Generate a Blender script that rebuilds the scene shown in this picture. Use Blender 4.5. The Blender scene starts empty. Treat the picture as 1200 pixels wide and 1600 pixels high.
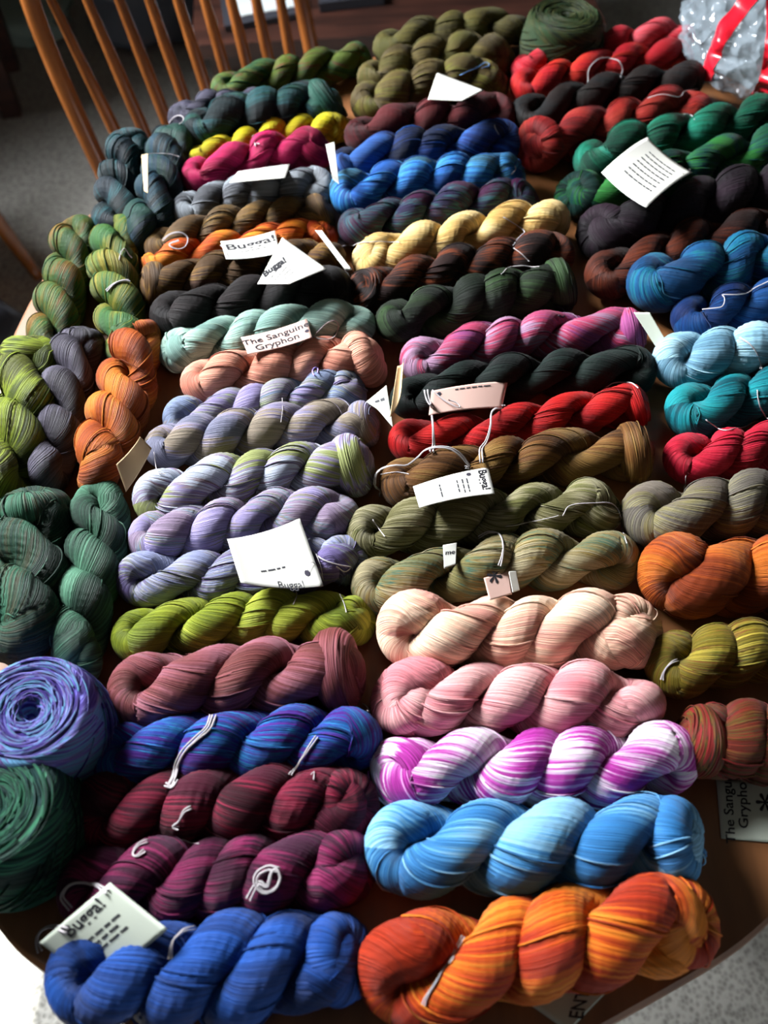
import bpy, math, random
import numpy as np
from mathutils import Vector
from mathutils.bvhtree import BVHTree

S = bpy.context.scene
C = S.collection
PI = math.pi

# ------------------------------------------------------------------ camera
TH = math.radians(55.7)          # pitch below the horizon
TABLE = 0.75
CAMH = 0.635                     # camera above the table top
F = 1363.0                       # focal length in pixels of a 1200x1600 frame
camd = bpy.data.cameras.new('camera')
camd.sensor_fit = 'VERTICAL'; camd.sensor_height = 36.0; camd.lens = F / 1600 * 36
camd.clip_start = 0.02
cam = bpy.data.objects.new('camera', camd); C.objects.link(cam)
cam.location = (0, 0, TABLE + CAMH)
cam.rotation_euler = (PI / 2 - TH, 0, 0)
camd.dof.use_dof = True; camd.dof.focus_distance = 0.74; camd.dof.aperture_fstop = 5.0
S.camera = cam

# ------------------------------------------------------------------ light
S.view_settings.view_transform = 'Standard'
S.view_settings.look = 'None'
S.view_settings.gamma = 1
S.view_settings.use_curve_mapping = False
S.view_settings.exposure = 0.0
W = bpy.data.worlds.new('world'); S.world = W; W.use_nodes = True
W.node_tree.nodes['Background'].inputs[0].default_value = (0.62, 0.75, 1.0, 1)
W.node_tree.nodes['Background'].inputs[1].default_value = 0.10

def area(name, loc, target, sx, sy, power, col):
    l = bpy.data.lights.new(name, 'AREA'); l.shape = 'RECTANGLE'; l.size = sx; l.size_y = sy
    l.energy = power; l.color = col
    o = bpy.data.objects.new(name, l); C.objects.link(o); o.location = loc
    o.rotation_euler = (Vector(target) - Vector(loc)).to_track_quat('-Z', 'Y').to_euler()
    return o
wl = area('window_daylight', (-1.72, 1.55, 2.0), (0.10, 0.60, 0.75), 0.95, 0.85, 102, (0.95, 0.97, 1.0))
wl.data.spread = math.radians(94)
area('carpet_fill', (1.5, -1.6, 0.55), (0.6, 0.3, 0.0), 1.4, 0.8, 15, (0.86, 0.94, 1.0))  # added fill light that brightens the near-right carpet, no door is built there
sun = bpy.data.lights.new('sun', 'SUN'); sun.energy = 28; sun.angle = 0.01; sun.color = (1.0, 0.97, 0.9)
suno = bpy.data.objects.new('sun', sun); C.objects.link(suno)
suno.rotation_euler = Vector((0.70, 0.0, -0.714)).to_track_quat('-Z', 'Y').to_euler()

# ------------------------------------------------------------------ helpers
def lin(c):
    if isinstance(c, str):
        c = c.lstrip('#'); c = [int(c[i:i+2], 16) / 255 for i in (0, 2, 4)]
    return tuple((v / 12.92 if v <= .04045 else ((v + .055) / 1.055) ** 2.4) for v in c) + (1,)

def mesh_np(name, V, Q, uv=None, tris=None, smooth=True):
    """V (n,3), Q (m,4) quads, tris (k,3), uv per vertex (n,2)"""
    me = bpy.data.meshes.new(name)
    V = np.asarray(V, dtype=np.float32)
    Q = np.zeros((0, 4), int) if Q is None or len(Q) == 0 else np.asarray(Q)
    T = np.zeros((0, 3), int) if tris is None or len(tris) == 0 else np.asarray(tris)
    li = np.concatenate([Q.ravel(), T.ravel()]).astype(np.int32)
    me.vertices.add(len(V)); me.vertices.foreach_set('co', V.ravel())
    me.loops.add(len(li)); me.loops.foreach_set('vertex_index', li)
    npoly = len(Q) + len(T)
    me.polygons.add(npoly)
    st = np.concatenate([np.arange(len(Q)) * 4, len(Q) * 4 + np.arange(len(T)) * 3]).astype(np.int32)
    me.polygons.foreach_set('loop_start', st)
    if uv is not None:
        l = me.uv_layers.new(name='UVMap')
        l.data.foreach_set('uv', np.asarray(uv, dtype=np.float32)[li].ravel())
    me.update(calc_edges=True); me.validate()
    me.polygons.foreach_set('use_smooth', [smooth] * len(me.polygons))
    return me

def obj(name, me, mat, parent=None, loc=None):
    o = bpy.data.objects.new(name, me); C.objects.link(o)
    if mat: me.materials.append(mat)
    if parent is not None: o.parent = parent
    if loc is not None: o.location = loc
    return o

def tag(o, label=None, cat=None, group=None, kind=None):
    if label: o['label'] = label
    if cat: o['category'] = cat
    if group: o['group'] = group
    if kind: o['kind'] = kind
    return o

def empty(name, loc):
    o = bpy.data.objects.new(name, None); C.objects.link(o); o.location = loc
    o.empty_display_size = 0.02
    return o

def join(parts):
    """parts: list of (V,Q,uv) -> merged"""
    Vs, Qs, Us = [], [], []; k = 0
    for V, Q, U in parts:
        Vs.append(V); Qs.append(np.asarray(Q) + k); Us.append(U); k += len(V)
    return np.concatenate(Vs), np.concatenate(Qs), np.concatenate(Us)

def gridfaces(nu, nv):
    """nu x nv vertex grid (u major), open"""
    i = np.arange(nu - 1)[:, None] * nv; j = np.arange(nv - 1)[None, :]
    a = (i + j).ravel()
    return np.stack([a, a + nv, a + nv + 1, a + 1], 1)

def catmull(P, n):
    P = np.asarray(P, float)
    if len(P) == 2:
        t = np.linspace(0, 1, n)[:, None]; return P[0] * (1 - t) + P[1] * t
    Q = np.vstack([2 * P[0] - P[1], P, 2 * P[-1] - P[-2]])
    seg = len(P) - 1
    t = np.linspace(0, seg, n); i = np.minimum(t.astype(int), seg - 1); f = (t - i)[:, None]
    a, b, c, d = Q[i], Q[i + 1], Q[i + 2], Q[i + 3]
    return 0.5 * (2 * b + (c - a) * f + (2 * a - 5 * b + 4 * c - d) * f ** 2 + (3 * b - a - 3 * c + d) * f ** 3)

def tube(P, r, ns=8, caps=True, closed=False):
    """round tube along polyline P; r scalar or array"""
    P = np.asarray(P, float); n = len(P)
    r = np.broadcast_to(np.asarray(r, float), (n,))
    T = np.gradient(P, axis=0); T /= np.linalg.norm(T, axis=1)[:, None] + 1e-12
    ref = np.array([0, 0, 1.0]) if abs(T[0][2]) < .9 else np.array([1.0, 0, 0])
    N = np.zeros_like(P); v = np.cross(T[0], ref); v /= np.linalg.norm(v); N[0] = v
    for i in range(1, n):
        v = N[i - 1] - T[i] * np.dot(N[i - 1], T[i]); N[i] = v / (np.linalg.norm(v) + 1e-12)
    B = np.cross(T, N)
    a = np.linspace(0, 2 * PI, ns + 1)
    V = P[:, None, :] + r[:, None, None] * (np.cos(a)[None, :, None] * N[:, None, :] + np.sin(a)[None, :, None] * B[:, None, :])
    L = np.concatenate([[0], np.cumsum(np.linalg.norm(np.diff(P, axis=0), axis=1))])
    U = np.stack([np.repeat(L, ns + 1), np.tile(a / (2 * PI), n)], 1)
    V = V.reshape(-1, 3); Q = gridfaces(n, ns + 1)
    if caps:
        for end in (0, n - 1):
            c = len(V); V = np.vstack([V, P[end][None]]); U = np.vstack([U, U[end * (ns + 1)][None]])
            b = end * (ns + 1) + np.arange(ns)
            Q = np.vstack([Q, np.stack([b, b + 1, np.full(ns, c), np.full(ns, c)], 1)])
    return V, Q, U

def clean(name, V, Q, U=None, smooth=True):
    """mesh from quads, where a repeated last index means triangle"""
    Q = np.asarray(Q); m = Q[:, 2] == Q[:, 3]
    return mesh_np(name, V, Q[~m], U, Q[m][:, :3], smooth)

def box(x0, x1, y0, y1, z0, z1):
    V = np.array([(x, y, z) for x in (x0, x1) for y in (y0, y1) for z in (z0, z1)], float)
    Q = np.array([(0, 1, 3, 2), (4, 6, 7, 5), (0, 4, 5, 1), (2, 3, 7, 6), (0, 2, 6, 4), (1, 5, 7, 3)])
    return V, Q, V[:, :2].copy()

sn, cs = math.sin(TH), math.cos(TH)
CAM = np.array([0, 0, TABLE + CAMH])
def ray(px, py):
    a = (px - 600) / F; t = (py - 800) / F
    return np.array([a, cs - t * sn, -sn - t * cs])
def un(px, py, z=0.0):
    """point seen at a pixel at height z above the table top"""
    d = ray(px, py); k = (CAMH - z) / -d[2]
    return CAM + d * k
def depth(P):
    return P[1] * cs + (CAM[2] - P[2]) * sn

# ------------------------------------------------------------------ materials
def newmat(name):
    m = bpy.data.materials.new(name); m.use_nodes = True
    nt = m.node_tree; b = nt.nodes['Principled BSDF']
    return m, nt, b
def N(nt, t, **kw):
    n = nt.nodes.new(t)
    for k, v in kw.items():
        if k in n.inputs: n.inputs[k].default_value = v
        else: setattr(n, k, v)
    return n
def simple(name, col, rough=.6, spec=.3, metal=0.0):
    m, nt, b = newmat(name)
    b.inputs['Base Color'].default_value = lin(col); b.inputs['Roughness'].default_value = rough
    b.inputs['Specular IOR Level'].default_value = spec; b.inputs['Metallic'].default_value = metal
    n = N(nt, 'ShaderNodeTexNoise', Scale=60.0); bp = N(nt, 'ShaderNodeBump', Strength=.08, Distance=.001)
    nt.links.new(n.outputs[0], bp.inputs['Height']); nt.links.new(bp.outputs[0], b.inputs['Normal'])
    return m

def darker(c):
    c = lin(c)[:3]; l = .25 * c[0] + .6 * c[1] + .15 * c[2]; k = min(1.0, (l / .75) ** .17)
    return tuple(v ** 1.06 * k for v in c) + (1,)

def yarn_mat(cols, seed, band=1.0, streak=0.45, gain=1.0):
    m, nt, b = newmat('yarn'); L = nt.links.new
    uv = N(nt, 'ShaderNodeUVMap')
    off = N(nt, 'ShaderNodeVectorMath', operation='ADD'); off.inputs[1].default_value = (seed * 3.17 % 50, seed * 7.31 % 50, 0)
    L(uv.outputs[0], off.inputs[0])
    def noise(su, sv, detail=2.0):
        mp = N(nt, 'ShaderNodeVectorMath', operation='MULTIPLY'); mp.inputs[1].default_value = (su, sv, 1)
        L(off.outputs[0], mp.inputs[0])
        n = N(nt, 'ShaderNodeTexNoise', Scale=1.0, Detail=detail); n.noise_dimensions = '2D'
        L(mp.outputs[0], n.inputs['Vector']); return n.outputs[0]
    a = noise(2.2 * band, 1.6 * band, 1.0); s = noise(2.0 * band, 30.0, 3.0)
    mix = N(nt, 'ShaderNodeMix'); mix.inputs[0].default_value = streak; L(a, mix.inputs[2]); L(s, mix.inputs[3])
    cr = N(nt, 'ShaderNodeValToRGB'); L(mix.outputs[0], cr.inputs[0])
    el = cr.color_ramp.elements
    n = len(cols); lo, hi = (.40, .60) if n < 4 else (.43, .57) if n < 5 else (.44, .56)
    while len(el) < n: el.new(.5)
    for i, c in enumerate(cols):
        el[i].position = lo + (hi - lo) * i / max(1, n - 1) if n > 1 else .5
        el[i].color = darker(c)
    fine = noise(1.2, 120.0, 2.0)
    mr = N(nt, 'ShaderNodeMapRange'); L(fine, mr.inputs[0])
    mr.inputs['From Min'].default_value = .32; mr.inputs['From Max'].default_value = .68
    mr.inputs['To Min'].default_value = .62 * gain; mr.inputs['To Max'].default_value = 1.22 * gain
    mul = N(nt, 'ShaderNodeVectorMath', operation='SCALE'); L(cr.outputs[0], mul.inputs[0]); L(mr.outputs[0], mul.inputs['Scale'])
    L(mul.outputs[0], b.inputs['Base Color'])
    b.inputs['Roughness'].default_value = .6; b.inputs['Specular IOR Level'].default_value = .16
    b.inputs['Sheen Weight'].default_value = .03; b.inputs['Sheen Roughness'].default_value = .4
    h2 = noise(1.5, 80.0, 1.0); add = N(nt, 'ShaderNodeMath', operation='ADD'); L(fine, add.inputs[0]); L(h2, add.inputs[1])
    bp = N(nt, 'ShaderNodeBump', Strength=.9, Distance=.0016); L(add.outputs[0], bp.inputs['Height']); L(bp.outputs[0], b.inputs['Normal'])
    return m

def wood_mat(name, c1, c2, rough=.35, scale=6.0, axis=(1, 8, 8)):
    m, nt, b = newmat(name); L = nt.links.new
    tc = N(nt, 'ShaderNodeTexCoord'); mp = N(nt, 'ShaderNodeMapping'); mp.inputs['Scale'].default_value = axis
    L(tc.outputs['Object'], mp.inputs[0])
    n = N(nt, 'ShaderNodeTexNoise', Scale=scale, Detail=5.0); L(mp.outputs[0], n.inputs['Vector'])
    cr = N(nt, 'ShaderNodeValToRGB'); L(n.outputs[0], cr.inputs[0])
    cr.color_ramp.elements[0].position = .35; cr.color_ramp.elements[0].color = lin(c1)
    cr.color_ramp.elements[1].position = .68; cr.color_ramp.elements[1].color = lin(c2)
    L(cr.outputs[0], b.inputs['Base Color']); b.inputs['Roughness'].default_value = rough
    bp = N(nt, 'ShaderNodeBump', Strength=.12, Distance=.001); L(n.outputs[0], bp.inputs['Height']); L(bp.outputs[0], b.inputs['Normal'])
    return m

M_TABLE = wood_mat('table_wood', '#6a4427', '#845632', .42, 5, (9, 1, 9))
M_CHAIR = wood_mat('chair_wood', '#70401c', '#9a5c2c', .25, 5, (6, 6, 1))
M_DARK = wood_mat('dark_wood', '#2b1610', '#4b2a20', .5, 5, (1, 6, 6))
M_STRING = simple('white_cotton', '#a9a4a6', .8)
M_STRING_B = simple('blue_cotton', '#5f86b4', .8)
M_STRING_P = simple('lilac_cotton', '#9a84c8', .8)
M_STRING_K = simple('black_cotton', '#20202a', .8)
M_PAPER = simple('white_card', '#b6b6af', .7)
M_PAPER_P = simple('pinkish_card', '#c2a196', .7)
M_PAPER_T = simple('tan_card', '#bd9f76', .7)
M_PAPER_G = simple('grey_card', '#b4bcae', .7)
M_INK = simple('ink', '#1c1c22', .6)
M_INKG = simple('grey_ink', '#2e2e34', .7)
M_HOLE = simple('punched_hole', '#2a2733', .9)

def carpet_mat():
    m, nt, b = newmat('carpet'); L = nt.links.new
    tc = N(nt, 'ShaderNodeTexCoord')
    v = N(nt, 'ShaderNodeTexVoronoi', Scale=150.0); L(tc.outputs['Object'], v.inputs['Vector'])
    n = N(nt, 'ShaderNodeTexNoise', Scale=70.0, Detail=4.0); L(tc.outputs['Object'], n.inputs['Vector'])
    mix = N(nt, 'ShaderNodeMix'); mix.inputs[0].default_value = .5; L(v.outputs['Distance'], mix.inputs[2]); L(n.outputs[0], mix.inputs[3])
    cr = N(nt, 'ShaderNodeValToRGB'); L(mix.outputs[0], cr.inputs[0])
    cr.color_ramp.elements[0].position = .3; cr.color_ramp.elements[0].color = lin('#7d7c76')
    cr.color_ramp.elements[1].position = .6; cr.color_ramp.elements[1].color = lin('#aaa9a2')
    L(cr.outputs[0], b.inputs['Base Color']); b.inputs['Roughness'].default_value = .95
    bp = N(nt, 'ShaderNodeBump', Strength=.8, Distance=.004); L(mix.outputs[0], bp.inputs['Height']); L(bp.outputs[0], b.inputs['Normal'])
    return m
M_CARPET = carpet_mat()
M_WALL = simple('painted_wall', '#6f6558', .85)
M_WHITE = simple('white_paint', '#dedcd4', .5)

# ------------------------------------------------------------------ room
V, Q, U = box(-2.0, 2.6, -2.4, 3.9, -.05, 0)
tag(obj('floor', clean('floor', V, Q, U, False), M_CARPET), kind='structure')
def wall(name, boxes):
    V, Q, U = join([box(*b) for b in boxes])
    return tag(obj(name, clean(name, V, Q, U, False), M_WALL), kind='structure')
# the left wall has one unseen opening, sized so sun reaches only the near-left floor
HI = 2.55
wall('wall_left', [(-2.0, -1.9, -2.4, -.35, 0, HI), (-2.0, -1.9, -.35, .55, 0, .9), (-2.0, -1.9, -.35, .55, 1.55, HI), (-2.0, -1.9, .55, 3.9, 0, HI)])
V, Q, U = box(-2.0, 2.7, -2.4, 4.0, HI, HI + .08)
tag(obj('ceiling', clean('ceiling', V, Q, U, False), simple('ceiling_paint', '#8f8b84', .9)), kind='structure')
wall('wall_back', [(-2.0, 2.6, 3.9, 4.0, 0, HI)])
wall('wall_right', [(2.6, 2.7, -2.4, 3.9, 0, HI)])
V, Q, U = join([box(-1.99, -1.91, -.35, .55, .88, .92), box(-1.99, -1.91, -.35, .55, 1.53, 1.57), box(-1.99, -1.91, -.37, -.33, .88, 1.57), box(-1.99, -1.91, .53, .57, .88, 1.57)])
tag(obj('window_1', clean('window_frame', V, Q, U, False), M_WHITE), kind='structure')

# ------------------------------------------------------------------ table
EDGE = [(0, .004), (.08, .016), (.145, .043), (.20, .068), (.255, .098), (.36, .19), (.44, .34), (.50, .55), (.525, .78), (.525, .98), (.49, 1.10),
        (.43, 1.172), (.33, 1.215), (.2, 1.235), (.05, 1.215), (-.1, 1.15), (-.21, 1.065), (-.29, .96), (-.345, .84), (-.372, .73),
        (-.385, .60), (-.383, .44), (-.36, .28), (-.31, .16), (-.254, .094), (-.218, .070), (-.12, .022)]
def ring_curve(n=160):
    P = np.array(EDGE * 3, float); c = catmull(P, 27 * 3 * 6)[27 * 6:27 * 6 * 2]
    for _ in range(6): c = (np.roll(c, 1, 0) + c + np.roll(c, -1, 0)) / 3
    return c[::1]
def make_table():
    root = empty('dining_table', (.06, .62, 0))
    tag(root, 'brown oval wooden dining table covered with rows of yarn', 'table')
    E = ring_curve(); n = len(E); cen = np.array([.06, .62])
    prof = [(-.004, 0), (-.001, -.002), (0, -.006), (0, -.016), (-.002, -.021), (-.007, -.024)]
    d = E - cen; nr = d / np.linalg.norm(d, axis=1)[:, None]
    V = [np.array([[0, 0, TABLE]])]
    for off, z in prof:
        p = E - cen + nr * off; V.append(np.column_stack([p, np.full(n, TABLE + z)]))
    V.append(np.array([[0, 0, TABLE - .024]])); V = np.vstack(V)
    Q = []
    k = np.arange(n); kn = (k + 1) % n
    Q.append(np.stack([1 + k, 1 + kn, 0 * k, 0 * k], 1))
    for j in range(len(prof) - 1):
        a = 1 + j * n; Q.append(np.stack([a + k, a + n + k, a + n + kn, a + kn], 1))
    last = len(V) - 1; a = 1 + (len(prof) - 1) * n
    Q.append(np.stack([a + kn, a + k, 0 * k + last, 0 * k + last], 1))
    obj('table_top', clean('table_top', V, np.vstack(Q), V[:, :2], False), M_TABLE, root)
    ap = np.column_stack([(E - cen) * .8, np.zeros(n)])
    V = np.vstack([ap + [0, 0, TABLE - .024], ap + [0, 0, TABLE - .10], ap * .96 + [0, 0, TABLE - .10], ap * .96 + [0, 0, TABLE - .024]])
    Q = np.vstack([np.stack([j * n + k, j * n + n + k, j * n + n + kn, j * n + kn], 1) for j in range(3)])
    obj('apron', clean('apron', V, Q, V[:, :2]), M_TABLE, root)
    for sx in (-1, 1):
        for sy in (-1, 1):
            x, y = sx * .17, sy * .20
            z = np.array([TABLE - .03, .68, .66, .5, .3, .12, .08, 0]); r = np.array([.035, .035, .028, .034, .028, .02, .026, .018])
            P = np.column_stack([np.full(8, x), np.full(8, y), z])
            V, Q, U = tube(P, r, 16); obj('leg', clean('leg', V, Q, U), M_TABLE, root)
make_table()

# ------------------------------------------------------------------ chairs
def make_chair(label, base, ang, group, ns=9, lean=.13, W0=.20, bulge=.035, BH=.56, e=.62, mat=M_CHAIR):
    """bow-back spindle chair; local +y looks to the front, the back stands at y=0"""
    root = empty('dining_chair', (base[0], base[1], 0)); root.rotation_euler = (0, 0, ang)
    tag(root, label, 'chair', group)
    SH = .44
    # seat: rounded shield
    n = 40; a = np.linspace(0, 2 * PI, n, endpoint=False)
    ex = np.sign(np.cos(a)) * np.abs(np.cos(a)) ** .75 * .225; ey = .19 + np.sign(np.sin(a)) * np.abs(np.sin(a)) ** .75 * .215
    rings = []
    for s, z in ((.0, SH - .012), (.5, SH - .010), (.85, SH - .002), (.97, SH), (1.0, SH - .008), (1.0, SH - .022), (.94, SH - .036), (0, SH - .036)):
        rings.append(np.column_stack([ex * s, .19 + (ey - .19) * s, np.full(n, z)]))
    V = np.vstack(rings); k = np.arange(n); kn = (k + 1) % n
    Q = np.vstack([np.stack([j * n + k, j * n + n + k, j * n + n + kn, j * n + kn], 1) for j in range(len(rings) - 1)])
    obj('seat', clean('seat', V, Q, V[:, :2]), mat, root)
    # bow
    t = np.linspace(0, PI, 110)
    bx = -np.sign(np.cos(t)) * np.abs(np.cos(t)) ** e * (W0 + bulge * np.sin(t)); bz = np.abs(np.sin(t)) ** e * BH
    P = np.column_stack([bx, -lean * bz / BH, SH - .02 + bz])
    V, Q, U = tube(P, .0135, 12)
    obj('bow', clean('bow', V, Q, U), mat, root)
    for i in range(ns):
        s = (i + 1) / (ns + 1) * 2 - 1
        x0 = s * W0 * .93; x1 = s * (W0 + bulge * .9) * .97
        zt = BH * (1 - min(1, abs(x1) / (W0 + bulge)) ** (2 / e)) ** (e / 2)
        u = np.linspace(0, 1, 14); P = np.column_stack([x0 + (x1 - x0) * u, -lean * zt / BH * u, SH - .015 + u * zt])
        r = .0062 + .0036 * np.exp(-((u - .35) / .25) ** 2)
        V, Q, U = tube(P, r, 10); obj('spindle', clean('spindle', V, Q, U), mat, root)
    for sx in (-1, 1):
        for sy in (0, 1):
            P = catmull([(sx * .14, .05 + sy * .28, SH - .03), (sx * .175, .02 + sy * .34, .22), (sx * .21, -.02 + sy * .42, 0)], 14)
            u = np.linspace(0, 1, 14); r = .012 + .006 * np.sin(u * PI)
            V, Q, U = tube(P, r, 10); obj('leg', clean('leg', V, Q, U), mat, root)
    for sx in (-1, 1):
        P = catmull([(sx * .178, .03, .20), (sx * .18, .19, .20), (sx * .178, .35, .20)], 8)
        V, Q, U = tube(P, [.007, .009, .011, .012, .012, .011, .009, .007], 10); obj('stretcher', clean('stretcher', V, Q, U), mat, root)
    V, Q, U = tube([(-.178, .19, .20), (0, .19, .20), (.178, .19, .20)], .009, 10); obj('stretcher', clean('stretcher', V, Q, U), mat, root)
    return root
CG = 'bow-back spindle chairs around the table'
make_chair('orange-brown bow-back spindle chair behind the far edge of the table', (-.257, 1.34), -2.402, CG, ns=9, lean=.16, W0=.215, bulge=.049, BH=.538, e=.584)
make_chair('spindle chair standing off beside the moss coloured skeins, only one leg in view', (-1.26, 1.68), -2.2, CG)

# ------------------------------------------------------------------ yarn skeins
SKEINS = {}
TREE = []          # (verts, quads) in world space, for laying tags and strings on the yarn
YG = 'hand-dyed yarn skeins laid out on the table'

def wob(rng, x, fs, amp):
    o = np.zeros_like(x)
    for f in fs: o = o + amp / len(fs) * np.sin(f * x + rng.uniform(0, 6.28))
    return o

class Axis:
    """smooth line on the table that a skein follows; maps (x along, y across, z up) to the world"""
    def __init__(s, pts, z0):
        s.P = catmull(pts, 60); d = np.linalg.norm(np.diff(s.P, axis=0), axis=1)
        s.L = d.sum(); s.s = np.concatenate([[0], np.cumsum(d)]); s.z0 = z0
        T = np.gradient(s.P, axis=0); s.T = T / np.linalg.norm(T, axis=1)[:, None]
    def __call__(s, V):
        x = V[:, 0]; xc = np.clip(x, 0, s.L)
        P = np.stack([np.interp(xc, s.s, s.P[:, i]) for i in (0, 1)], 1)
        T = np.stack([np.interp(xc, s.s, s.T[:, i]) for i in (0, 1)], 1); T /= np.linalg.norm(T, axis=1)[:, None]
        P = P + T * (x - xc)[:, None]
        P = P + np.stack([-T[:, 1], T[:, 0]], 1) * V[:, 1:2]
        z = s.z0 + V[:, 2]
        lo = .0008
        z = np.where(z < lo + .004, lo + .004 * np.exp(np.clip((z - lo - .004) / .004, -8, 0)), z)   # rests flat on the table
        return np.column_stack([P, TABLE + z])

def ribbed(nu, u, R, cen, Nn, B, a, sq, nth, rng, shear, rough, vofs):
    """sweep a yarn bundle; returns V,Q,UV and a surface function"""
    s = np.concatenate([[0], np.cumsum(np.linalg.norm(np.diff(cen, axis=0), axis=1))])
    am = a.mean(); th = np.linspace(0, 2 * PI, nth + 1)
    tp = th[None, :] + shear * s[:, None] / am
    fr = [rng.uniform(5, 9), rng.uniform(10, 15), rng.uniform(16, 24), rng.uniform(26, 36)]
    disp = 1 + rough * (np.sin(fr[0] * tp + 9 * s[:, None] + rng.uniform(0, 6)) * .45
                        + np.sin(fr[1] * tp - 14 * s[:, None] + rng.uniform(0, 6)) * .45
                        + np.sin(fr[2] * tp + 17 * s[:, None] + rng.uniform(0, 6)) * .42
                        + np.sin(fr[3] * tp - 11 * s[:, None] + rng.uniform(0, 6)) * .32)
    disp = 1 + (disp - 1) * np.clip(np.sin(th / 2) * 3, 0, 1)[None, :]
    ra = a[:, None] * disp
    V = cen[:, None, :] - (ra * np.cos(th)[None, :] * sq[0])[..., None] * Nn[:, None, :] + (ra * np.sin(th)[None, :] * sq[1])[..., None] * B[:, None, :]
    UV = np.stack([np.repeat(s * 10, nth + 1), (tp * am * 10).ravel() + vofs], 1)
    def surf(i, t, k=1.03):
        r = a[i] * k
        return cen[i] - (r * np.cos(t) * sq[0])[:, None] * Nn[i] + (r * np.sin(t) * sq[1])[:, None] * B[i]
    return V.reshape(-1, 3), gridfaces(len(cen), nth + 1), UV, surf, s, am

def norm(v): return v / (np.linalg.norm(v, axis=-1, keepdims=True) + 1e-12)

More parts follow.
